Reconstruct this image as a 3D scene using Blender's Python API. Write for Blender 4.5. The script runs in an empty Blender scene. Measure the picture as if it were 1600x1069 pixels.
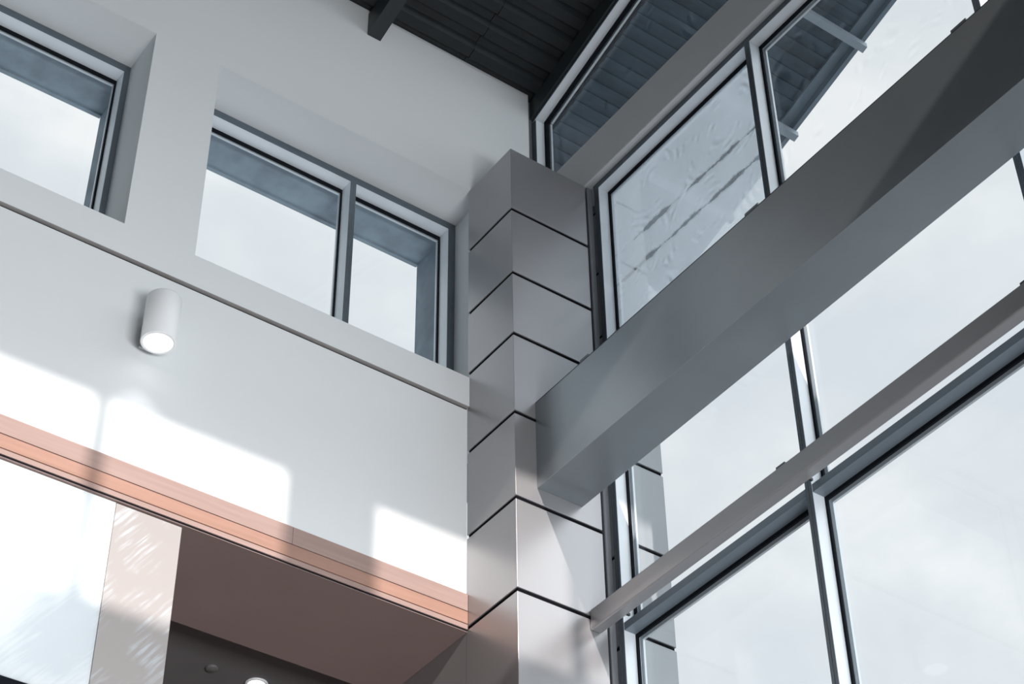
import bpy, bmesh, math
from mathutils import Matrix, Vector

# ------------------------------------------------------------------ camera, world, sun, exposure
scn = bpy.context.scene
COL = scn.collection
az, el, ro = 0.9410, 0.7200, -0.0150
fw = Vector((math.cos(el)*math.cos(az), math.cos(el)*math.sin(az), math.sin(el)))
rt = fw.cross(Vector((0, 0, 1))).normalized()
up = rt.cross(fw)
rt2 = math.cos(ro)*rt + math.sin(ro)*up
up2 = -math.sin(ro)*rt + math.cos(ro)*up
cam_d = bpy.data.cameras.new('camera')
cam_d.sensor_width = 36.0
cam_d.lens = 3044.36*36.0/1600.0
cam_d.clip_start = 0.05
cam_d.clip_end = 500
cam = bpy.data.objects.new('camera', cam_d)
COL.objects.link(cam)
M = Matrix((rt2, up2, -fw)).transposed().to_4x4()
cam.matrix_world = M
scn.camera = cam

scn.view_settings.view_transform = 'Standard'
scn.view_settings.look = 'None'
scn.view_settings.gamma = 1
scn.view_settings.use_curve_mapping = False
scn.view_settings.exposure = 0.0

w = bpy.data.worlds.new('cloudy_sky')
scn.world = w
w.use_nodes = True
nt = w.node_tree
nt.nodes.clear()
N = nt.nodes.new
tc = N('ShaderNodeTexCoord')
mp = N('ShaderNodeMapping'); mp.inputs['Scale'].default_value = (1, 1, 1.5)
n1 = N('ShaderNodeTexNoise'); n1.inputs['Scale'].default_value = 8; n1.inputs['Detail'].default_value = 6; n1.inputs['Roughness'].default_value = .5
rp = N('ShaderNodeValToRGB')
rp.color_ramp.elements[0].position = .38; rp.color_ramp.elements[0].color = (.76, .805, .85, 1)
rp.color_ramp.elements[1].position = .66; rp.color_ramp.elements[1].color = (.97, .98, .985, 1)
e = rp.color_ramp.elements.new(.52); e.color = (.83, .865, .895, 1)
sep = N('ShaderNodeSeparateXYZ')
mr = N('ShaderNodeMapRange'); mr.inputs[1].default_value = -.02; mr.inputs[2].default_value = .02
mx = N('ShaderNodeMix'); mx.data_type = 'RGBA'
mx.inputs[6].default_value = (.22, .25, .28, 1)      # pale paved ground out to the horizon
bg = N('ShaderNodeBackground')
out = N('ShaderNodeOutputWorld')
L = nt.links.new
L(tc.outputs['Generated'], mp.inputs[0]); L(mp.outputs[0], n1.inputs[0]); L(n1.outputs[0], rp.inputs[0])
L(tc.outputs['Generated'], sep.inputs[0]); L(sep.outputs[2], mr.inputs[0]); L(mr.outputs[0], mx.inputs[0])
# the cloud cover glows brighter towards the sun
vd = N('ShaderNodeVectorMath'); vd.operation = 'DOT_PRODUCT'; vd.inputs[1].default_value = (.20, -.975, .06)
L(tc.outputs['Generated'], vd.inputs[0])
gr = N('ShaderNodeMapRange'); gr.inputs[1].default_value = 0.15; gr.inputs[2].default_value = 1.0; gr.inputs[3].default_value = 1.0; gr.inputs[4].default_value = 2.7
L(vd.outputs['Value'], gr.inputs[0]); L(gr.outputs[0], bg.inputs['Strength'])
L(rp.outputs[0], mx.inputs[7]); L(mx.outputs[2], bg.inputs[0]); L(bg.outputs[0], out.inputs[0])

sd = bpy.data.lights.new('sun', 'SUN')
sd.energy = 4.8
sd.angle = math.radians(.48)
sd.color = (1.0, .875, .815)
sun = bpy.data.objects.new('sun', sd)
COL.objects.link(sun)
sdir = Vector((.43, 2.22, -1.0)).normalized()
sun.rotation_euler = sdir.to_track_quat('-Z', 'Y').to_euler()
sun.location = (-4, -20, 12)

# unseen fill light added behind and below the viewpoint to brighten the lower wall
def area(name, loc, size, power, rot, color=(1, 1, 1)):
    d = bpy.data.lights.new(name, 'AREA'); d.shape = 'RECTANGLE'; d.size, d.size_y = size; d.energy = power; d.color = color
    o = bpy.data.objects.new(name, d); COL.objects.link(o); o.location = loc; o.rotation_euler = rot
    return o
FILL = 195
hl = area('wall_fill', (2.4, -2.7, 0.2), (4.4, 1.6), FILL, (math.radians(90+17), 0, 0), (.96, .98, 1.0))
hl.data.spread = math.radians(78)

# ------------------------------------------------------------------ materials
def mat(name, col, rough=.5, metal=0.0, noise=0.0, nscale=6.0, bump=0.0, bscale=60.0, spec=.5, stretch=None, emis=None, estr=0.0):
    m = bpy.data.materials.new(name); m.use_nodes = True
    t = m.node_tree; b = t.nodes['Principled BSDF']
    b.inputs['Base Color'].default_value = (*col, 1)
    b.inputs['Roughness'].default_value = rough
    b.inputs['Metallic'].default_value = metal
    b.inputs['Specular IOR Level'].default_value = spec
    g = t.nodes.new('ShaderNodeTexCoord'); mp = t.nodes.new('ShaderNodeMapping')
    t.links.new(g.outputs['Object'], mp.inputs[0])
    if stretch: mp.inputs['Scale'].default_value = stretch
    if noise:
        n = t.nodes.new('ShaderNodeTexNoise'); n.inputs['Scale'].default_value = nscale; n.inputs['Detail'].default_value = 5
        r = t.nodes.new('ShaderNodeValToRGB')
        r.color_ramp.elements[0].position = .3; r.color_ramp.elements[1].position = .7
        r.color_ramp.elements[0].color = (*[max(0, c*(1-noise)) for c in col], 1)
        r.color_ramp.elements[1].color = (*[min(1, c*(1+noise)) for c in col], 1)
        t.links.new(mp.outputs[0], n.inputs[0]); t.links.new(n.outputs[0], r.inputs[0]); t.links.new(r.outputs[0], b.inputs['Base Color'])
    if bump:
        n = t.nodes.new('ShaderNodeTexNoise'); n.inputs['Scale'].default_value = bscale; n.inputs['Detail'].default_value = 3
        u = t.nodes.new('ShaderNodeBump'); u.inputs['Strength'].default_value = bump; u.inputs['Distance'].default_value = .002
        t.links.new(mp.outputs[0], n.inputs[0]); t.links.new(n.outputs[0], u.inputs['Height']); t.links.new(u.outputs[0], b.inputs['Normal'])
    if emis:
        b.inputs['Emission Color'].default_value = (*emis, 1); b.inputs['Emission Strength'].default_value = estr
    return m

m_wall = mat('white_plaster', (.74, .765, .775), .75, noise=.015, nscale=1.2, bump=.05, bscale=220)
m_reveal = mat('window_reveal_plaster', (.64, .70, .73), .75, noise=.03, nscale=2, bump=.06, bscale=200)
m_groove = mat('dark_joint', (.010, .010, .012), .9, noise=.1, spec=.05)
m_jointtrim = mat('joint_trim', (.30, .285, .28), .6, metal=.0, noise=.1)
m_panel = mat('column_grey_panel', (.41, .405, .415), .32, metal=.58, noise=.03, nscale=1.5, bump=.03, bscale=180)
m_core = mat('column_core_black', (.006, .006, .008), .9, noise=.1, spec=.05)
m_ext_panel = mat('exterior_column_panel', (.38, .40, .415), .5, noise=.04, nscale=3)
m_beam = mat('grey_painted_steel', (.33, .37, .395), .30, metal=.62, noise=.06, nscale=2.2, bump=.04, bscale=150)
m_tube = mat('grey_steel_tube', (.36, .36, .37), .32, metal=.5, noise=.1, nscale=3, stretch=(1, .2, 1), bump=.04, bscale=120)
m_alu = mat('silver_aluminium', (.80, .85, .89), .45, metal=.1, noise=.04, nscale=4)
m_alu_d = mat('dark_or_shaded_aluminium', (.13, .16, .185), .4, metal=.3, noise=.08, nscale=4)  # strips: shaded copy of the silver aluminium; clips and plates: dark metal
m_alu_t = mat('blue_grey_transom', (.20, .245, .285), .4, metal=.3, noise=.1, nscale=5, stretch=(1, .3, 1))
m_rub = mat('black_gasket', (.008, .010, .014), .75, noise=.1, spec=.08)
m_trimg = mat('grey_trim', (.22, .23, .25), .4, metal=.3, noise=.05)
m_deck = mat('black_steel_deck', (.013, .017, .02), .5, noise=.12, nscale=5, bump=.05)
m_rbeam = mat('dark_roof_beam', (.030, .038, .042), .45, noise=.08, nscale=3, bump=.05)
m_conc = mat('outer_reveal_fibre_cement', (.27, .33, .38), .8, noise=.22, nscale=7, bump=.3, bscale=60)
m_dark = mat('dark_brown_ceiling_paint', (.13, .12, .122), .6, noise=.05, nscale=3)
m_soff = mat('brown_soffit_paint', (.22, .16, .148), .5, noise=.04, nscale=3)
m_side = mat('taupe_wall_paint', (.38, .33, .32), .6, noise=.04, nscale=3)
m_beige = mat('pale_beige_panel', (.63, .60, .585), .35, noise=.02, nscale=3)
m_white = mat('lamp_white_paint', (.80, .82, .83), .4, noise=.01)
m_lens = mat('lamp_lens', (1, 1, 1), .3, noise=.001, emis=(1, .985, .97), estr=1.15)
m_floor = mat('red_brown_floor', (.36, .29, .26), .4, noise=.15, nscale=2, bump=.1)
m_pave = mat('outdoor_paving', (.20, .22, .24), .9, noise=.1, nscale=1)
m_rear = mat('rear_wall_paint', (.20, .21, .22), .8, noise=.03)
m_far = mat('far_wall_paint', (.07, .075, .08), .8, noise=.05)
m_capl = mat('bright_glazing_cap', (.70, .74, .77), .35, metal=.2, noise=.02)
m_bolt = mat('black_fixing', (.03, .035, .04), .5, noise=.1)
m_eavebar = mat('eave_steel_bar', (.36, .42, .47), .5, metal=.2, noise=.08)
m_fascia = mat('eave_fascia_metal', (.20, .26, .31), .5, metal=.2, noise=.1)

def mat_wood(name, c0, c1):
    m = bpy.data.materials.new(name); m.use_nodes = True
    t = m.node_tree; b = t.nodes['Principled BSDF']; b.inputs['Roughness'].default_value = .42
    g = t.nodes.new('ShaderNodeTexCoord'); mp = t.nodes.new('ShaderNodeMapping'); mp.inputs['Scale'].default_value = (1.2, 20, 22)
    n = t.nodes.new('ShaderNodeTexNoise'); n.inputs['Scale'].default_value = 2.2; n.inputs['Detail'].default_value = 8; n.inputs['Distortion'].default_value = .4
    r = t.nodes.new('ShaderNodeValToRGB'); r.color_ramp.elements[0].position = .3; r.color_ramp.elements[1].position = .72
    r.color_ramp.elements[0].color = (*c0, 1); r.color_ramp.elements[1].color = (*c1, 1)
    t.links.new(g.outputs['Object'], mp.inputs[0]); t.links.new(mp.outputs[0], n.inputs[0]); t.links.new(n.outputs[0], r.inputs[0])
    t.links.new(r.outputs[0], b.inputs['Base Color'])
    return m
m_wood_a = mat_wood('cherry_wood', (.32, .222, .195), (.375, .262, .232))
m_wood_b = mat_wood('cherry_wood_deep', (.33, .188, .14), (.39, .225, .172))

def mat_soffit():
    m = bpy.data.materials.new('weathered_soffit_boards'); m.use_nodes = True
    t = m.node_tree; b = t.nodes['Principled BSDF']; b.inputs['Roughness'].default_value = .6
    g = t.nodes.new('ShaderNodeTexCoord')
    n = t.nodes.new('ShaderNodeTexNoise'); n.inputs['Scale'].default_value = 2.5; n.inputs['Detail'].default_value = 7
    r = t.nodes.new('ShaderNodeValToRGB'); r.color_ramp.elements[0].position = .33; r.color_ramp.elements[1].position = .72
    r.color_ramp.elements[0].color = (.03, .05, .07, 1); r.color_ramp.elements[1].color = (.075, .115, .15, 1)
    mp = t.nodes.new('ShaderNodeMapping'); mp.inputs['Scale'].default_value = (1.0, 2.6, 1)
    t.links.new(g.outputs['Object'], mp.inputs[0]); t.links.new(mp.outputs[0], n.inputs[0]); t.links.new(n.outputs[0], r.inputs[0])
    n2 = t.nodes.new('ShaderNodeTexNoise'); n2.inputs['Scale'].default_value = 9; n2.inputs['Detail'].default_value = 4; n2.inputs['Distortion'].default_value = 1.5
    r2 = t.nodes.new('ShaderNodeValToRGB'); r2.color_ramp.elements[0].position = .66; r2.color_ramp.elements[1].position = .74
    r2.color_ramp.elements[0].color = (1, 1, 1, 1); r2.color_ramp.elements[1].color = (.35, .35, .38, 1)
    mm = t.nodes.new('ShaderNodeMix'); mm.data_type = 'RGBA'; mm.blend_type = 'MULTIPLY'; mm.inputs[0].default_value = 1
    t.links.new(g.outputs['Object'], n2.inputs[0]); t.links.new(n2.outputs[0], r2.inputs[0])
    t.links.new(r.outputs[0], mm.inputs[6]); t.links.new(r2.outputs[0], mm.inputs[7]); t.links.new(mm.outputs[2], b.inputs['Base Color'])
    return m
m_soffb = mat_soffit()

def mat_glass(name, dirt_haze=0.0, film=(.80, .86, .90), streak=(), swirl=0.0):
    """thin clear pane: clear transmission + fresnel mirror, with an optional film of wiped dust and painted haze"""
    m = bpy.data.materials.new(name); m.use_nodes = True
    t = m.node_tree; t.nodes.clear(); A = t.nodes.new; K = t.links.new
    o = A('ShaderNodeOutputMaterial')
    tr = A('ShaderNodeBsdfTransparent'); tr.inputs[0].default_value = (.965, .98, .985, 1)
    gl = A('ShaderNodeBsdfGlossy'); gl.inputs['Roughness'].default_value = .0; gl.inputs[0].default_value = (.9, .95, 1, 1)
    fr = A('ShaderNodeFresnel'); fr.inputs['IOR'].default_value = 1.42
    fm = A('ShaderNodeMath'); fm.operation = 'MULTIPLY'; fm.inputs[1].default_value = .42
    ge = A('ShaderNodeNewGeometry'); io = A('ShaderNodeMapRange'); io.inputs[3].default_value = 1.42; io.inputs[4].default_value = 1/1.42
    K(ge.outputs['Backfacing'], io.inputs[0]); K(io.outputs[0], fr.inputs['IOR'])
    K(fr.outputs[0], fm.inputs[0])
    mx = A('ShaderNodeMixShader'); K(fm.outputs[0], mx.inputs[0]); K(tr.outputs[0], mx.inputs[1]); K(gl.outputs[0], mx.inputs[2])
    if not dirt_haze:
        K(mx.outputs[0], o.inputs[0]); return m
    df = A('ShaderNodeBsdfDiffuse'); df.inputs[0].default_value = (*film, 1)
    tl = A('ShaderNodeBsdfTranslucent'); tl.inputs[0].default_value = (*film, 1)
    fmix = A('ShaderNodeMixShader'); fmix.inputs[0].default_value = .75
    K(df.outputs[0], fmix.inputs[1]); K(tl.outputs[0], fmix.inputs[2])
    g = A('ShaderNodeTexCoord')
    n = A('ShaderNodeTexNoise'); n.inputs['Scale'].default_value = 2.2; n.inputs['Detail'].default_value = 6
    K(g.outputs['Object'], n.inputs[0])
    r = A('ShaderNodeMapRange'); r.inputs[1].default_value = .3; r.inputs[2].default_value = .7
    r.inputs[3].default_value = dirt_haze*.85; r.inputs[4].default_value = min(.95, dirt_haze*1.12)
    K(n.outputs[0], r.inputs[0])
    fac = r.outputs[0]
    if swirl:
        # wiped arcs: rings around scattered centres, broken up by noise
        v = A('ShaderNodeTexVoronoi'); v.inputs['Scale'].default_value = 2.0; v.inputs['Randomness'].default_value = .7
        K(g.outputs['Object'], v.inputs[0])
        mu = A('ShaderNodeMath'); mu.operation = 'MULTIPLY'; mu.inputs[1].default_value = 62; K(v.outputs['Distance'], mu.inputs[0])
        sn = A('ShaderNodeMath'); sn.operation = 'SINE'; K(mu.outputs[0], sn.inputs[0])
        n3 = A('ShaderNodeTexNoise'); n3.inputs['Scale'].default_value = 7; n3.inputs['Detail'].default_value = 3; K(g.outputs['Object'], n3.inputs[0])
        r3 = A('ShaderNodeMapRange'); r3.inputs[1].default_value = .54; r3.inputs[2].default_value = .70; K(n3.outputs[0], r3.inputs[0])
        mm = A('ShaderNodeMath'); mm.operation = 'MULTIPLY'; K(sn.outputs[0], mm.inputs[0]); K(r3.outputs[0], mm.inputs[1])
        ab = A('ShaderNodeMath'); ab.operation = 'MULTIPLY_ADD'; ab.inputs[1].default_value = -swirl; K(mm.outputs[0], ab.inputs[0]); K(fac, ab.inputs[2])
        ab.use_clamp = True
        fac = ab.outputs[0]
    # horizontal runs where the film has washed away, ragged and broken
    sp3 = A('ShaderNodeSeparateXYZ'); K(g.outputs['Object'], sp3.inputs[0])
    ns = A('ShaderNodeTexNoise'); ns.inputs['Scale'].default_value = 6; ns.inputs['Detail'].default_value = 5; ns.inputs['Roughness'].default_value = .6; K(g.outputs['Object'], ns.inputs[0])
    for zz in streak:
        d_ = A('ShaderNodeMath'); d_.operation = 'SUBTRACT'; d_.inputs[1].default_value = zz; K(sp3.outputs[2], d_.inputs[0])
        a_ = A('ShaderNodeMath'); a_.operation = 'ABSOLUTE'; K(d_.outputs[0], a_.inputs[0])
        wn = A('ShaderNodeMapRange'); wn.inputs[1].default_value = .42; wn.inputs[2].default_value = .66; wn.inputs[3].default_value = .004; wn.inputs[4].default_value = .032; K(ns.outputs[0], wn.inputs[0])
        dv = A('ShaderNodeMath'); dv.operation = 'DIVIDE'; K(a_.outputs[0], dv.inputs[0]); K(wn.outputs[0], dv.inputs[1])
        ss = A('ShaderNodeMapRange'); ss.inputs[1].default_value = .7; ss.inputs[2].default_value = 1.1; ss.inputs[3].default_value = .25; ss.inputs[4].default_value = 1; K(dv.outputs[0], ss.inputs[0])
        mz = A('ShaderNodeMath'); mz.operation = 'MULTIPLY'; K(fac, mz.inputs[0]); K(ss.outputs[0], mz.inputs[1]); fac = mz.outputs[0]
    m2 = A('ShaderNodeMixShader'); K(fac, m2.inputs[0]); K(mx.outputs[0], m2.inputs[1]); K(fmix.outputs[0], m2.inputs[2])
    K(m2.outputs[0], o.inputs[0])
    return m
m_glass = mat_glass('clear_window_glass')
m_glass_film = mat_glass('hazy_dusty_window_glass', .56, film=(.86, .93, .98), swirl=.22, streak=(7.43, 7.21))  # dust and wipe marks, with milky sunlit haze painted into the film
m_glass_part = mat_glass('slightly_dusty_window_glass', .03, film=(.5, .56, .6), swirl=.05)

def mat_frost():
    m = bpy.data.materials.new('frosted_brushed_glass'); m.use_nodes = True
    t = m.node_tree; t.nodes.clear(); A = t.nodes.new; K = t.links.new
    o = A('ShaderNodeOutputMaterial'); df = A('ShaderNodeBsdfDiffuse'); tl = A('ShaderNodeBsdfTranslucent'); mx = A('ShaderNodeMixShader'); mx.inputs[0].default_value = .5
    g = A('ShaderNodeTexCoord'); mr_ = A('ShaderNodeMapping'); mr_.inputs['Rotation'].default_value = (0, .9, 0)
    mp = A('ShaderNodeMapping'); mp.inputs['Scale'].default_value = (3, 1, 40)
    K(g.outputs['Object'], mr_.inputs[0]); K(mr_.outputs[0], mp.inputs[0])
    n = A('ShaderNodeTexNoise'); n.inputs['Scale'].default_value = 2; n.inputs['Detail'].default_value = 6; K(mp.outputs[0], n.inputs[0])
    n2 = A('ShaderNodeTexNoise'); n2.inputs['Scale'].default_value = 2.0; n2.inputs['Detail'].default_value = 3; K(g.outputs['Object'], n2.inputs[0])
    ad = A('ShaderNodeMath'); ad.operation = 'MULTIPLY_ADD'; ad.inputs[1].default_value = .35; K(n.outputs[0], ad.inputs[0]); K(n2.outputs[0], ad.inputs[2])
    cr = A('ShaderNodeValToRGB'); cr.color_ramp.elements[0].position = .52; cr.color_ramp.elements[1].position = .70
    cr.color_ramp.elements[0].color = (.78, .81, .83, 1); cr.color_ramp.elements[1].color = (.90, .92, .93, 1)
    K(ad.outputs[0], cr.inputs[0])
    for b in (df, tl): K(cr.outputs[0], b.inputs[0])
    K(df.outputs[0], mx.inputs[1]); K(tl.outputs[0], mx.inputs[2]); K(mx.outputs[0], o.inputs[0])
    return m
m_frost = mat_frost()

def mat_brushed():
    m = bpy.data.materials.new('brushed_white_metal'); m.use_nodes = True
    t = m.node_tree; b = t.nodes['Principled BSDF']; A = t.nodes.new; K = t.links.new
    b.inputs['Metallic'].default_value = .35; b.inputs['Base Color'].default_value = (.80, .83, .85, 1)
    g = A('ShaderNodeTexCoord'); mp = A('ShaderNodeMapping'); mp.inputs['Scale'].default_value = (3, 1, 60); mp.inputs['Rotation'].default_value = (0, .35, 0)
    n = A('ShaderNodeTexNoise'); n.inputs['Scale'].default_value = 3; n.inputs['Detail'].default_value = 5
    K(g.outputs['Object'], mp.inputs[0]); K(mp.outputs[0], n.inputs[0])
    n2 = A('ShaderNodeTexNoise'); n2.inputs['Scale'].default_value = 2.4; n2.inputs['Detail'].default_value = 4; K(g.outputs['Object'], n2.inputs[0])
    r = A('ShaderNodeMapRange'); r.inputs[3].default_value = .25; r.inputs[4].default_value = .6; K(n2.outputs[0], r.inputs[0]); K(r.outputs[0], b.inputs['Roughness'])
    ml = A('ShaderNodeMath'); ml.operation = 'MULTIPLY'; K(n.outputs[0], ml.inputs[0]); K(n2.outputs[0], ml.inputs[1])
    cr = A('ShaderNodeValToRGB'); cr.color_ramp.elements[0].position = .12; cr.color_ramp.elements[1].position = .34
    cr.color_ramp.elements[0].color = (.66, .69, .71, 1); cr.color_ramp.elements[1].color = (.86, .87, .88, 1)
    K(ml.outputs[0], cr.inputs[0]); K(cr.outputs[0], b.inputs['Base Color'])
    bu = A('ShaderNodeBump'); bu.inputs['Strength'].default_value = .25; bu.inputs['Distance'].default_value = .002; K(n.outputs[0], bu.inputs['Height']); K(bu.outputs[0], b.inputs['Normal'])
    return m
m_brush = mat_brushed()

def mat_smeared():
    """beige panel with chalky diagonal wipe marks"""
    m = bpy.data.materials.new('beige_panel_with_wipe_marks'); m.use_nodes = True
    t = m.node_tree; b = t.nodes['Principled BSDF']; A = t.nodes.new; K = t.links.new
    b.inputs['Roughness'].default_value = .4
    g = A('ShaderNodeTexCoord'); mr_ = A('ShaderNodeMapping'); mr_.inputs['Rotation'].default_value = (0, .95, 0); mp = A('ShaderNodeMapping'); mp.inputs['Scale'].default_value = (2.2, 1, 30)
    n = A('ShaderNodeTexNoise'); n.inputs['Scale'].default_value = 2.0; n.inputs['Detail'].default_value = 7
    K(g.outputs['Object'], mr_.inputs[0]); K(mr_.outputs[0], mp.inputs[0]); K(mp.outputs[0], n.inputs[0])
    n2 = A('ShaderNodeTexNoise'); n2.inputs['Scale'].default_value = 5; n2.inputs['Detail'].default_value = 3; K(g.outputs['Object'], n2.inputs[0])
    r2 = A('ShaderNodeMapRange'); r2.inputs[1].default_value = .45; r2.inputs[2].default_value = .62; K(n2.outputs[0], r2.inputs[0])
    r1 = A('ShaderNodeMapRange'); r1.inputs[1].default_value = .48; r1.inputs[2].default_value = .66; K(n.outputs[0], r1.inputs[0])
    mu = A('ShaderNodeMath'); mu.operation = 'MULTIPLY'; K(r1.outputs[0], mu.inputs[0]); K(r2.outputs[0], mu.inputs[1])
    mx = A('ShaderNodeMix'); mx.data_type = 'RGBA'; mx.inputs[6].default_value = (.36, .335, .325, 1); mx.inputs[7].default_value = (.50, .54, .57, 1)
    K(mu.outputs[0], mx.inputs[0]); K(mx.outputs[2], b.inputs['Base Color'])
    return m
m_smear = mat_smeared()

# ------------------------------------------------------------------ helpers
def box(bm, x0, x1, y0, y1, z0, z1, s=0.0, yr=0.0):
    """box; with s the z of every corner rises s per metre towards -y, measured from yr"""
    v = []
    for x in (x0, x1):
        for y in (y0, y1):
            for z in (z0, z1):
                v.append(bm.verts.new((x, y, z + s*(yr-y))))
    for f in ((0, 1, 3, 2), (4, 6, 7, 5), (0, 4, 5, 1), (2, 3, 7, 6), (0, 2, 6, 4), (1, 5, 7, 3)):
        bm.faces.new([v[i] for i in f])
def obj(name, bm, m, parent=None, bevel=0.0, seg=2, smooth=False):
    bmesh.ops.recalc_face_normals(bm, faces=bm.faces)
    me = bpy.data.meshes.new(name); bm.to_mesh(me); bm.free()
    me.materials.append(m)
    o = bpy.data.objects.new(name, me); COL.objects.link(o)
    if parent:
        o.parent = parent
        o.matrix_parent_inverse = Matrix.Translation(parent.location).inverted()
    if bevel:
        md = o.modifiers.new('bevel', 'BEVEL'); md.width = bevel; md.segments = seg; md.limit_method = 'ANGLE'
    if smooth:
        for p in me.polygons: p.use_smooth = True
    return o
def bx(name, m, *a, parent=None, bevel=0.0, seg=2, s=0.0, yr=0.0, smooth=False):
    bm = bmesh.new(); box(bm, *a, s=s, yr=yr)
    return obj(name, bm, m, parent, bevel, seg, smooth)
def boxes(name, m, lst, parent=None, bevel=0.0, s=0.0, yr=0.0):
    bm = bmesh.new()
    for a in lst: box(bm, *a, s=s, yr=yr)
    return obj(name, bm, m, parent, bevel)
def empty(name, loc=(0, 0, 0)):
    o = bpy.data.objects.new(name, None); COL.objects.link(o); o.location = loc; o.empty_display_size = .1
    return o
def tag(o, label=None, cat=None, group=None, kind=None):
    if label: o['label'] = label
    if cat: o['category'] = cat
    if group: o['group'] = group
    if kind: o['kind'] = kind
    return o
def cyl(bm, c, r, z0, z1, n=48, r2=None):
    r2 = r if r2 is None else r2
    a = [bm.verts.new((c[0]+r*math.cos(2*math.pi*i/n), c[1]+r*math.sin(2*math.pi*i/n), z0)) for i in range(n)]
    b = [bm.verts.new((c[0]+r2*math.cos(2*math.pi*i/n), c[1]+r2*math.sin(2*math.pi*i/n), z1)) for i in range(n)]
    for i in range(n): bm.faces.new((a[i], a[(i+1) % n], b[(i+1) % n], b[i]))
    bm.faces.new(a[::-1]); bm.faces.new(b)
def lathe(bm, c, prof, n=64):
    rings = []
    for r, z in prof:
        rings.append([bm.verts.new((c[0]+r*math.cos(2*math.pi*i/n), c[1]+r*math.sin(2*math.pi*i/n), z)) for i in range(n)])
    for a, b in zip(rings, rings[1:]):
        for i in range(n): bm.faces.new((a[i], a[(i+1) % n], b[(i+1) % n], b[i]))
    return rings

SL = .32                 # roof pitch, rising towards the viewer
YW = 6.391               # inner face of the upper wall
YL = 6.409               # inner face of the lower wall
YO = 7.085               # outer face of the wall
ZF = -1.60               # floor
DECK = 8.995             # underside of the deck where it meets the wall (y = YW)
def zdeck(y): return DECK + SL*(YW-y)

# ------------------------------------------------------------------ setting: the window wall on the left
st = lambda o: tag(o, kind='structure')
WL = -7.0
# upper wall with two recesses (recess 1: x -.6..2.39, recess 2: x 2.77..4.47; z 6.55..7.948)
bm = bmesh.new()
RX = [(-2.40, -.62), (-.24, 2.39), (2.768, 4.475)]
YI = 6.793
def punched(bm, y0, y1, xs, zlo, zhi, xend):
    for i in range(0, len(xs), 2):
        box(bm, xs[i], xs[i+1], 6.412 if (i == 6 and y0 < 6.5) else y0, y1, zlo, zhi)
    vv = [[bm.verts.new((x, yy, z)) for x, z in ((WL, zhi), (xend, zhi), (xend, zdeck(yy)+.03), (WL, zdeck(yy)+.03))] for yy in (y0, y1)]
    a, b = vv
    bm.faces.new(a); bm.faces.new(b[::-1])
    for i in range(4): bm.faces.new((a[i], a[(i+1) % 4], b[(i+1) % 4], b[i]))
punched(bm, YW, YI, [WL] + [v for p in RX for v in p] + [4.806], 6.55, 7.948, 4.806)
box(bm, WL, 4.3812, YW, YI, 6.357, 6.55); box(bm, 4.3812, 4.806, 6.412, YI, 6.357, 6.55)
st(obj('wall_left', bm, m_wall))
bm = bmesh.new()
punched(bm, YI+.0005, YO, [WL, -2.42, -.60, -.26, 2.413, 2.75, 4.476, 4.806], 6.45, 7.951, 4.806)
box(bm, WL, 4.806, YI+.0005, YO, 6.357, 6.45)
# drip edge along the heads
for a, b in ((-2.42, -.60), (-.26, 2.413), (2.75, 4.476)):
    box(bm, a, b, YO-.012, YO+.012, 7.940, 7.951)
st(obj('wall_outer_left', bm, m_conc))
st(bx('wall_lower_left', m_wall, WL, 4.38, YL, YO-.02, 5.207, 6.3425))
st(bx('trim_1', m_groove, WL, 4.381, YL+.008, 6.78, 6.343, 6.3565))
st(bx('trim_8', m_jointtrim, WL, 4.381, YW+.0015, YL+.0078, 6.3552, 6.3568))

# windows in the left wall
def ring(bm, x0, x1, z0, z1, wd, y0, y1, jw=None):
    jw = wd if jw is None else jw
    box(bm, x0, x1, y0, y1, z1-wd, z1); box(bm, x0, x1, y0, y1, z0, z0+wd)
    box(bm, x0, x0+jw, y0, y1, z0+wd, z1-wd); box(bm, x1-jw, x1, y0, y1, z0+wd, z1-wd)
YF, YG = 6.682, 6.772
def wall_window(n, x0, x1, mull, jr=.046):
    w_ = st(empty('window_%d' % n, ((x0+x1)/2, YF, 6.55)))
    z0, z1 = 6.552, 7.946
    x0 += .002; x1 -= .002
    bm = bmesh.new(); ring(bm, x0, x1, z0, z1, .048, YF, YG, jr); obj('frame', bm, m_alu, w_, .002)
    # shade on the room side of the silver frame, painted as a dark strip
    bm = bmesh.new(); ring(bm, x0, x1, z0, z1, .047, YF-.004, YF-.0005, jr-.001); obj('shade_strip', bm, m_alu_d, w_)
    edges = [x0+jr] + [v for m_ in mull for v in (m_-.019, m_+.019)] + [x1-jr]
    for m_ in mull:
        bm = bmesh.new()
        box(bm, m_-.019, m_-.0015, YF-.003, YG, z0+.049, z1-.0485); box(bm, m_+.0015, m_+.019, YF-.003, YG, z0+.049, z1-.0485)
        box(bm, m_-.0015, m_+.0015, YF+.004, YG, z0+.049, z1-.0485)
        obj('mullion', bm, m_alu, w_)
        bm = bmesh.new()
        box(bm, m_-.0185, m_-.0015, YF-.006, YF-.0035, z0+.049, z1-.0485); box(bm, m_+.0015, m_+.0185, YF-.006, YF-.0035, z0+.049, z1-.0485)
        obj('shade_strip', bm, m_alu_d, w_)
    for i in range(0, len(edges), 2):
        a, b = edges[i]+.0005, edges[i+1]-.0005
        bm = bmesh.new(); ring(bm, a, b, z0+.0485, z1-.0485, .023, YG-.008, YG, .008); obj('gasket', bm, m_rub, w_)
        bm = bmesh.new(); ring(bm, a-.004, b+.004, z0+.044, z1-.044, .0305, YG+.0075, YG+.02, .0145); obj('glazing_cap', bm, m_capl, w_)
        bx('pane', m_glass, a-.004, b+.004, YG+.001, YG+.0065, z0+.045, z1-.045, parent=w_)
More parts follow.
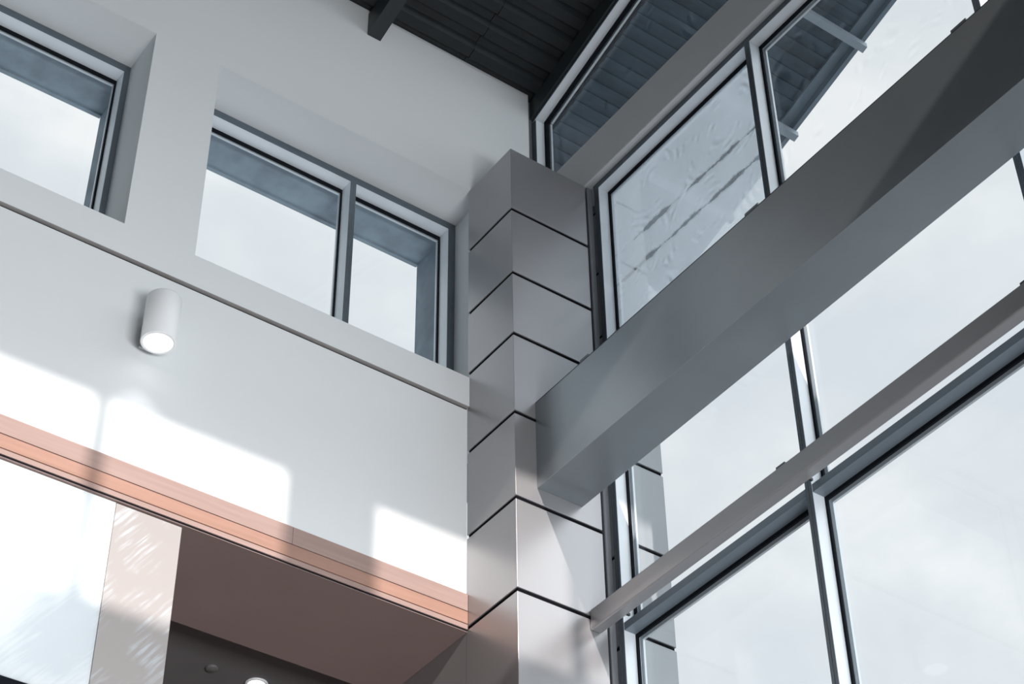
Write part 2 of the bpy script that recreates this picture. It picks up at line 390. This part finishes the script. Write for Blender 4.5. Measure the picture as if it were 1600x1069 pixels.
wall_window(1, RX[0][0], RX[0][1], [])
wall_window(2, RX[1][0], RX[1][1], [1.03], .032)
wall_window(3, RX[2][0], RX[2][1], [3.783])

# ------------------------------------------------------------------ column, inside part
GZ = [7.476, 7.006, 6.580, 6.065, 5.544, 5.019]
z = 5.019
while z > ZF+.5:
    z -= .525; GZ.append(z)
def column(name, x0, x1, y0, y1, top, joints, m, label, cat, group=None):
    c = tag(empty(name, ((x0+x1)/2, (y0+y1)/2, ZF)), label, cat)
    bx('core', m_core, x0+.007, x1-.007, y0+.007, y1-.007, ZF, top-.004, parent=c)
    zs = [top] + joints + [ZF]
    for i in range(len(zs)-1):
        hi = zs[i] - (0 if i == 0 else .0115); lo = zs[i+1] + (.0115 if i < len(zs)-2 else 0)
        bx('cladding_panel', m, x0, x1, y0, y1, lo, hi, parent=c, bevel=.0015)
    return c
column('column', 4.382, 4.9, 6.0, 6.4085, 7.948, GZ, m_panel, 'square grey column clad in stacked panels with dark joints, in the room corner', 'column')
# return of the column behind the recess
# outside column
column('outdoor_column', 5.075, 5.31, 5.99, 6.42, 8.24, [7.948]+GZ, m_ext_panel, 'pale panelled column standing outdoors, seen through the glazing beside the grey corner column', 'column')

# ------------------------------------------------------------------ copper-coloured wood fascia over the opening
fa = tag(empty('wood_fascia', (2.0, 6.40, 5.005)), 'long reddish wood fascia of three boards along the foot of the white wall', 'fascia')
bx('board', m_wood_a, WL, 3.420, 6.397, 6.43, 5.1125, 5.205, parent=fa)
bx('board', m_wood_a, 3.4215, 4.3805, 6.397, 6.43, 5.1125, 5.205, parent=fa)
bx('board', m_wood_b, WL, 4.3805, 6.397, 6.43, 5.0405, 5.1065, parent=fa)
bx('board', m_wood_a, WL, 4.3805, 6.397, 6.43, 5.0095, 5.0345, parent=fa)
st(boxes('trim_2', m_groove, [(WL, 4.380, 6.431, 6.46, 5.000, 5.206), (WL, 4.380, 6.401, 6.4305, 5.0, 5.0085)]))
st(bx('wall_header_left', m_wall, WL, 4.38, 6.461, YO-.02, 5.03, 5.206))

# ------------------------------------------------------------------ opening under the fascia
st(bx('ceiling_soffit', m_soff, WL, 4.3815, 6.4015, 7.095, 4.996, 4.9995))
st(bx('ceiling_alcove', m_dark, WL, 4.384, 7.0951, 10.5, 5.20, 5.25))
st(bx('wall_alcove_step', m_dark, WL, 4.384, 7.06, 7.095, 5.005, 5.199))
st(bx('wall_alcove_right', m_panel, 4.3825, 4.5, 6.41, 10.5, ZF, 4.9955))
st(bx('wall_alcove_right_top', m_side, 4.3845, 4.5, 6.46, 10.5, 4.998, 5.26))
st(bx('wall_alcove_back', m_dark, WL, 4.5, 10.5, 10.6, ZF, 5.26))
bp = tag(empty('white_panel', (1.6, 6.43, 4.017)), 'white frosted panel with an added light behind it, hanging below the wood fascia at the left', 'light panel')
bx('diffuser', m_frost, 0.6, 2.568, 6.412, 6.420, 4.017, 4.9915, parent=bp)
boxes('casing', m_white, [(0.6, 2.568, 6.70, 6.71, 4.017, 4.9915), (0.6, 2.568, 6.4205, 6.6995, 4.017, 4.022), (0.6, 2.568, 6.4205, 6.6995, 4.9865, 4.9915), (2.563, 2.568, 6.4205, 6.6995, 4.0225, 4.988), (0.6, 0.605, 6.4205, 6.6995, 4.0225, 4.988)], parent=bp)  # added box that keeps the panel's fill light out of the alcove
al = area('panel_fill', (1.6, 6.69, 4.5), (1.9, .9), 5.5, (math.radians(-90), 0, 0), (.96, .98, 1.0))  # unseen light added to make the white panel bright
tag(bx('dark_rail', m_rub, 0.6, 2.568, 6.412, 6.46, 3.94, 4.0155, bevel=.003), 'black rail under the lower edge of the white frosted panel', 'rail')
tag(bx('beige_panel', m_smear, 2.571, 2.885, 6.412, 6.47, 3.2, 4.9915, bevel=.002), 'narrow beige wall panel with chalky wipe marks, right of the white frosted panel', 'wall panel')
dl = tag(empty('downlight', (3.95, 7.65, 5.2)), 'round lit downlight recessed in the dark lower ceiling', 'downlight')
bm = bmesh.new(); lathe(bm, (3.95, 7.65), [(.046, 5.199), (.058, 5.1985), (.060, 5.192), (.052, 5.188), (.045, 5.190), (.046, 5.199)]); obj('trim_ring', bm, m_white, dl, smooth=True)
bm = bmesh.new(); cyl(bm, (3.95, 7.65), .0445, 5.189, 5.1985); obj('lens', bm, m_lens, dl)
bm = bmesh.new(); lathe(bm, (3.694, 7.65), [(0.0, 5.186), (.026, 5.187), (.032, 5.192), (.033, 5.1995)]); tag(obj('ceiling_cover', bm, m_dark, smooth=True), 'small dark round cover on the lower ceiling, left of the lit downlight', 'ceiling cover')

# ------------------------------------------------------------------ wall lamp
LX, LY, LZ0, LZ1, LR = 2.596, 6.272, 5.812, 6.078, .0815
la = tag(empty('wall_lamp', (LX, YL, LZ0+.1)), 'white cylinder wall lamp shining down, on the white wall above the wood fascia', 'wall lamp')
bm = bmesh.new()
lathe(bm, (LX, LY), [(0.0, LZ1), (LR-.006, LZ1), (LR-.001, LZ1-.003), (LR, LZ1-.008), (LR, LZ0+.002), (LR-.002, LZ0), (LR-.013, LZ0), (LR-.0135, LZ0+.002), (LR-.0136, LZ0+.03), (LR-.02, LZ0+.1)])
obj('housing', bm, m_white, la, smooth=True)
bm = bmesh.new(); cyl(bm, (LX, LY), LR-.0138, LZ0+.006, LZ0+.016); obj('lens', bm, m_lens, la)
bx('wall_bracket', m_trimg, LX-.035, LX+.035, LY+LR-.006, YL-.012, LZ0+.06, LZ0+.17, parent=la)
bx('wall_plate', m_white, LX-.038, LX+.038, YL-.012, YL-.0005, LZ0+.05, LZ0+.18, parent=la, bevel=.003)
sp = bpy.data.lights.new('lamp_beam', 'SPOT'); sp.energy = 4; sp.spot_size = math.radians(80); sp.spot_blend = .5; sp.shadow_soft_size = .05
so = bpy.data.objects.new('lamp_beam', sp); COL.objects.link(so); so.location = (LX, LY, LZ0-.004); so.parent = la; so.matrix_parent_inverse = Matrix.Translation(la.location).inverted()

# ------------------------------------------------------------------ roof: fluted deck, beams
def deck(name, x0, x1, y0, y1, dz, m):
    bm = bmesh.new(); per, dp = .152, .038
    prof = []; y = y1
    while y > y0:
        for dy, h in ((0, 0), (.060, 0), (.080, dp), (.132, dp)):
            yy = y-dy
            if yy >= y0-.001: prof.append((yy, zdeck(yy)+h+dz))
        y -= per
    pr = [[bm.verts.new((x, yy, zz)) for yy, zz in prof] for x in (x0, x1)]
    tp = [[bm.verts.new((x, yy, zdeck(yy)+.09+dz)) for yy, zz in prof] for x in (x0, x1)]
    for i in range(len(prof)-1):
        bm.faces.new((pr[0][i], pr[0][i+1], pr[1][i+1], pr[1][i]))
        bm.faces.new((tp[0][i], tp[1][i], tp[1][i+1], tp[0][i+1]))
        for k in (0, 1): bm.faces.new((pr[k][i], tp[k][i], tp[k][i+1], pr[k][i+1]))
    bm.faces.new((pr[0][0], pr[1][0], tp[1][0], tp[0][0])); bm.faces.new((pr[0][-1], tp[0][-1], tp[1][-1], pr[1][-1]))
    return obj(name, bm, m)
YR = -3.0
st(deck('ceiling', WL, 4.33, YR, 7.1, 0.0, m_deck))
st(deck('ceiling_lap', 4.331, 4.95, YR, 7.1, -.006, m_deck))
st(bx('roof_slab', m_deck, WL-.2, 6.40, YR-.2, 7.12, DECK+.10, DECK+.22, s=SL, yr=YW))
def rbeam(x0, x1, z0, y0, y1, label):
    o = bx('roof_beam', m_rbeam, x0, x1, y0, y1, z0, DECK-.002, s=SL, yr=YW); return tag(o, label, 'roof beam', )
rbeam(3.652, 3.741, 8.806, YR+.01, YW-.001, 'dark sloping roof beam running under the black deck from the white wall')
rbeam(4.83, 4.945, 8.842, YR+.01, 6.44, 'dark sloping edge beam between the black deck and the raked glazing')

# ------------------------------------------------------------------ upper raked glazing
XF2, XG2 = 4.85, 4.93
y_j = 6.373
zh = lambda y: 8.827 + SL*(y_j-y)
def rb(bm, x0, x1, y0, y1, z0, z1): box(bm, x0, x1, y0, y1, z0, z1, s=SL, yr=y_j)
w4 = st(empty('window_4', (XF2, 3, 8.285)))
bm = bmesh.new(); rb(bm, XF2, XG2, YR+.02, y_j+.04, 8.827, 8.836); obj('head_frame', bm, m_alu, w4)
bm = bmesh.new(); rb(bm, XF2-.004, XF2-.0005, YR+.02, y_j+.03, 8.828, 8.8365); obj('shade_strip', bm, m_alu_d, w4)  # shade on the room-side face, painted dark
bm = bmesh.new(); rb(bm, XG2-.02, XG2, YR+.02, y_j-.001, 8.802, 8.8265); obj('gasket', bm, m_rub, w4)
bx('jamb_frame', m_alu, XF2, XG2, y_j, y_j+.04, 8.25, 8.814, parent=w4)
bx('shade_strip', m_alu_d, XF2-.003, XF2-.0005, y_j, y_j+.045, 8.25, 8.812, parent=w4)
bx('gasket', m_rub, XG2-.02, XG2, y_j-.024, y_j-.0005, 8.25, 8.80, parent=w4)
bx('glazing_cap', m_capl, XG2+.010, XG2+.024, y_j-.0262, y_j, 8.25, 8.81, parent=w4)
bm = bmesh.new(); rb(bm, XG2+.010, XG2+.024, YR+.02, y_j-.03, 8.8, 8.83); obj('glazing_cap', bm, m_capl, w4)
# pane with a raked top
bm = bmesh.new()
P = [(y_j-.002, 8.25), (YR+.02, 8.25), (YR+.02, zh(YR+.02)-.005), (y_j-.002, zh(y_j)-.008)]
a = [bm.verts.new((XG2+.001, y, z)) for y, z in P]; b = [bm.verts.new((XG2+.007, y, z)) for y, z in P]
bm.faces.new(a); bm.faces.new(b[::-1])
for i in range(4): bm.faces.new((a[i], a[(i+1) % 4], b[(i+1) % 4], b[i]))
obj('pane', bm, m_glass_part, w4)
st(bx('trim_3', m_trimg, 4.808, XF2-.006, 6.41, 6.45, 7.94, 8.99))
st(bx('wall_corner_post', m_trimg, 4.808, 4.98, 6.452, YO, 6.36, 8.93))

# spandrel band
bm = bmesh.new()
box(bm, 4.90, 5.055, YR+.02, 6.41, 7.978, 8.249); box(bm, 4.90, 4.912, YR+.02, 6.41, 8.249, 8.286)
sp_ = obj('trim_4', bm, m_wall); st(sp_)
m_span = mat('spandrel_paint', (.64, .655, .66), .55, noise=.02)
sp_.data.materials[0] = m_span
bm = bmesh.new()
pr = [(4.90, 7.9775), (4.90, 7.962), (4.903, 7.957), (4.909, 7.956), (4.93, 7.963), (4.955, 7.974), (4.956, 7.9775)]
aa = [[bm.verts.new((x, y, z)) for x, z in pr] for y in (YR+.02, 6.41)]
bm.faces.new(aa[0]); bm.faces.new(aa[1][::-1])
for i in range(len(pr)): bm.faces.new((aa[0][i], aa[0][(i+1) % len(pr)], aa[1][(i+1) % len(pr)], aa[1][i]))
st(obj('trim_5', bm, m_span))

# ------------------------------------------------------------------ curtain glazing
XF, XG = 4.96, 5.038
w5 = st(empty('window_5', (XF, 2.5, ZF)))
ZH = 7.935
MY = [4.666, 3.255, 1.845, .435, -.975, -2.385]
YJ = 5.951
ZT = (4.980, 5.022)      # transom
ZT2 = (2.0, 2.042)
bx('head_frame', m_alu, XF, XG+.015, YR+.03, YJ+.04, ZH, 7.975, parent=w5)
bx('shade_strip', m_alu_d, XF-.003, XF-.0005, YR+.03, YJ+.042, ZH+.0005, 7.975, parent=w5)  # room-side faces lie in shade, painted here as dark strips
bx('jamb_frame', m_alu, XF, XG+.015, YJ, YJ+.037, ZF, ZH-.001, parent=w5)
boxes('shade_strip', m_alu_d, [(XF-.003, XF-.0005, YJ, YJ+.017, ZF, ZH), (XF-.003, XF-.0005, YJ+.020, YJ+.038, ZF, ZH)], parent=w5)
for my in MY:
    bx('mullion', m_alu, XF, XG+.015, my-.019, my+.019, ZF, ZH-.001, parent=w5)
    boxes('shade_strip', m_alu_d, [(XF-.003, XF-.0005, my-.019, my-.0015, ZF, ZH), (XF-.003, XF-.0005, my+.0015, my+.019, ZF, ZH)], parent=w5)
ye = [YJ] + [v for m_ in MY for v in (m_+.019, m_-.019)] + [YR+.03]
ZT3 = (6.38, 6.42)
zrows = [(ZT3[1], ZH), (ZT[1], ZT3[0]), (ZT2[1], ZT[0]), (ZF, ZT2[0])]
for i in range(0, len(ye), 2):
    hi, lo = ye[i]-.0006, ye[i+1]+.0006
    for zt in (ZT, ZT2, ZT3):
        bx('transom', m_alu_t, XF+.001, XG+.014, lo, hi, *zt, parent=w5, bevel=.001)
    for r, (z0, z1) in enumerate(zrows):
        z0 += .0006; z1 -= .0006
        if z0 < ZF+.01: pass
        g = .019
        boxes('gasket', m_rub, [(XG-.012, XG, lo, hi, z1-g, z1), (XG-.012, XG, lo, hi, z0, z0+.012), (XG-.012, XG, hi-.013, hi, z0+.012, z1-g), (XG-.012, XG, lo, lo+g*.6, z0+.012, z1-g)], parent=w5)
        boxes('glazing_cap', m_capl, [(XG+.018, XG+.03, lo-.01, hi+.01, z1-g-.003, z1+.01), (XG+.018, XG+.03, hi-.013-.0035, hi+.01, z0, z1-g-.003), (XG+.018, XG+.03, lo-.01, lo+.012, z0, z1-g-.003)], parent=w5)
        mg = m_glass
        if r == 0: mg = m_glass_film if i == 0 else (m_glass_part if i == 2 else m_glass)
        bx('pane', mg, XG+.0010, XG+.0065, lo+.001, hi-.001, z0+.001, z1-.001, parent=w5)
# strips closing the gap between column and jamb
st(boxes('trim_6', m_groove, [(4.9005, 4.957, 6.03, 6.06, ZF, 7.94)]))
st(bx('trim_7', m_trimg, 4.914, 4.952, 5.999, 6.029, ZF, 7.955, bevel=.006))

# ------------------------------------------------------------------ big box beam and small tube crossing the glazing
BX0, BX1, BZ0, BZ1 = 4.510, 4.782, 5.646, 6.172
bb = tag(empty('box_beam', (4.645, 2.0, BZ0)), 'large grey box beam crossing in front of the glazing into the corner column', 'beam')
bx('beam_casing', m_beam, BX0, BX1, YR+.001, 5.9995, BZ0, BZ1, parent=bb, bevel=.0015)
bx('top_lip', m_bolt, BX0+.0005, BX1, YR+.001, 5.9993, BZ1, BZ1+.006, parent=bb)
for a, b in ((5.57, 5.635), (4.315, 4.405), (3.03, 3.115), (1.70, 1.79), (.35, .44)):
    bx('top_plate', m_alu_d, BX0+.004, BX0+.10, a, b, BZ1+.0062, BZ1+.026, parent=bb)
tb = tag(empty('steel_tube', (4.82, 2.0, 4.945)), 'slim grey steel tube with rounded edges crossing the glazing below the box beam', 'tube')
bx('tube_body', m_tube, 4.797, 4.858, YR+.001, 5.9992, 4.945, 5.057, parent=tb, bevel=.008, seg=4, smooth=False)
for c in (5.93, 4.666, 3.255, 1.845, .435):
    boxes('clip', m_alu_d, [(4.812, 4.84, c-.02, c+.09, 5.0575, 5.066), (4.812, 4.84, c-.02, c+.035, 5.0662, 5.079)] if c < 5.9 else [(4.812, 4.84, c-.03, c+.045, 5.0575, 5.063)], parent=tb)
    bx('tie_rod', m_bolt, 4.859, XF-.004, c-.006-.03, c+.006-.03, 5.03, 5.042, parent=tb)

# ------------------------------------------------------------------ outdoors: eave, ground
XE = 6.42
s0 = zdeck(0)
# soffit boards run across the eave
bm = bmesh.new()
y = 7.12; k = 0
while y > YR:
    h = 0.0 if k % 2 == 0 else .012
    box(bm, 5.09, XE, y-.0395, y-.001, DECK+.03+h, DECK+.06, s=SL, yr=YW)
    y -= .040; k += 1
ea = tag(empty('roof_eave', (5.7, 3, DECK)), 'weathered blue-grey boarded underside of the roof overhang outside the glazing', 'roof eave')
obj('soffit_boards', bm, m_soffb, ea)
bx('fascia', m_fascia, XE, XE+.03, YR, 7.12, DECK-.045, DECK+.22, parent=ea, s=SL, yr=YW)
bx('eave_strip', m_fascia, XE-.07, XE-.001, YR, 7.12, DECK+.008, DECK+.029, parent=ea, s=SL, yr=YW)
bx('eave_beam', m_eavebar, 5.66, 5.74, YR, 7.12, DECK-.10, DECK+.029, parent=ea, s=SL, yr=YW)
for yy in (6.42, 5.77, 5.10, 4.43, 3.76):
    bx('outrigger', m_eavebar, 5.745, XE+.045, yy-.022, yy+.022, DECK-.085, DECK-.046, parent=ea, s=SL, yr=YW)
m_bounce = mat('pale_bounce_surface', (.72, .76, .80), .7, noise=.05)
st(bx('bounce_slab', m_bounce, WL, 9.0, 7.09, 16.0, 5.27, 5.35))  # unseen pale slab added to bounce skylight onto the window frames and reveals
st(bx('floor', m_floor, WL, 5.05, YR, 10.5, ZF-.15, ZF-.001))
st(bx('ground', m_pave, -30, 60, -30, 60, ZF-.40, ZF-.20))

# ------------------------------------------------------------------ far side of the hall (behind and beside the viewpoint)
st(bx('wall_far', m_far, WL-.2, WL-.001, YR, 10.6, ZF, 13.3))
bm = bmesh.new()
yr0, yr1 = YR-.20, YR-.001
CL0, CL1 = 7.37+1.35, 8.485+1.35
box(bm, WL, 5.05, yr0, yr1, ZF, -.6)
box(bm, WL, 5.05, yr0, yr1, 4.2, CL0)
box(bm, WL, 5.05, yr0, yr1, CL1, 12.02)
for a, b in ((WL, -2.0), (4.95, 5.05)):
    box(bm, a, b, yr0, yr1, -.6, 4.2)
for a, b in ((WL, -6.2), (-2.2, -1.74), (1.55, 2.01), (4.95, 5.05)):
    box(bm, a, b, yr0, yr1, CL0, CL1)
st(obj('wall_rear', bm, m_rear))
w6 = st(empty('window_6', (0, YR-.1, 7.3)))
for a in (-5.3, -4.12, -2.94, -.58, .60, 2.96, 4.14):
    bx('mullion', m_alu, a-.03, a+.03, yr0+.06, yr1-.06, CL0, CL1, parent=w6)
bx('pane', m_glass, -6.2, 4.95, YR-.1, YR-.094, CL0, CL1, parent=w6)
w7 = st(empty('window_7', (0, YR-.1, -.6)))
for a in (-1.4, .2, 1.8, 3.4):
    bx('mullion', m_alu, a-.03, a+.03, yr0+.06, yr1-.06, -.6, 4.2, parent=w7)
for zz in (1.6,):
    bx('transom', m_alu, -2.0, 4.95, yr0+.07, yr1-.07, zz-.03, zz+.03, parent=w7)
bx('pane', m_glass, -2.0, 4.95, YR-.1, YR-.094, -.6, 4.2, parent=w7)
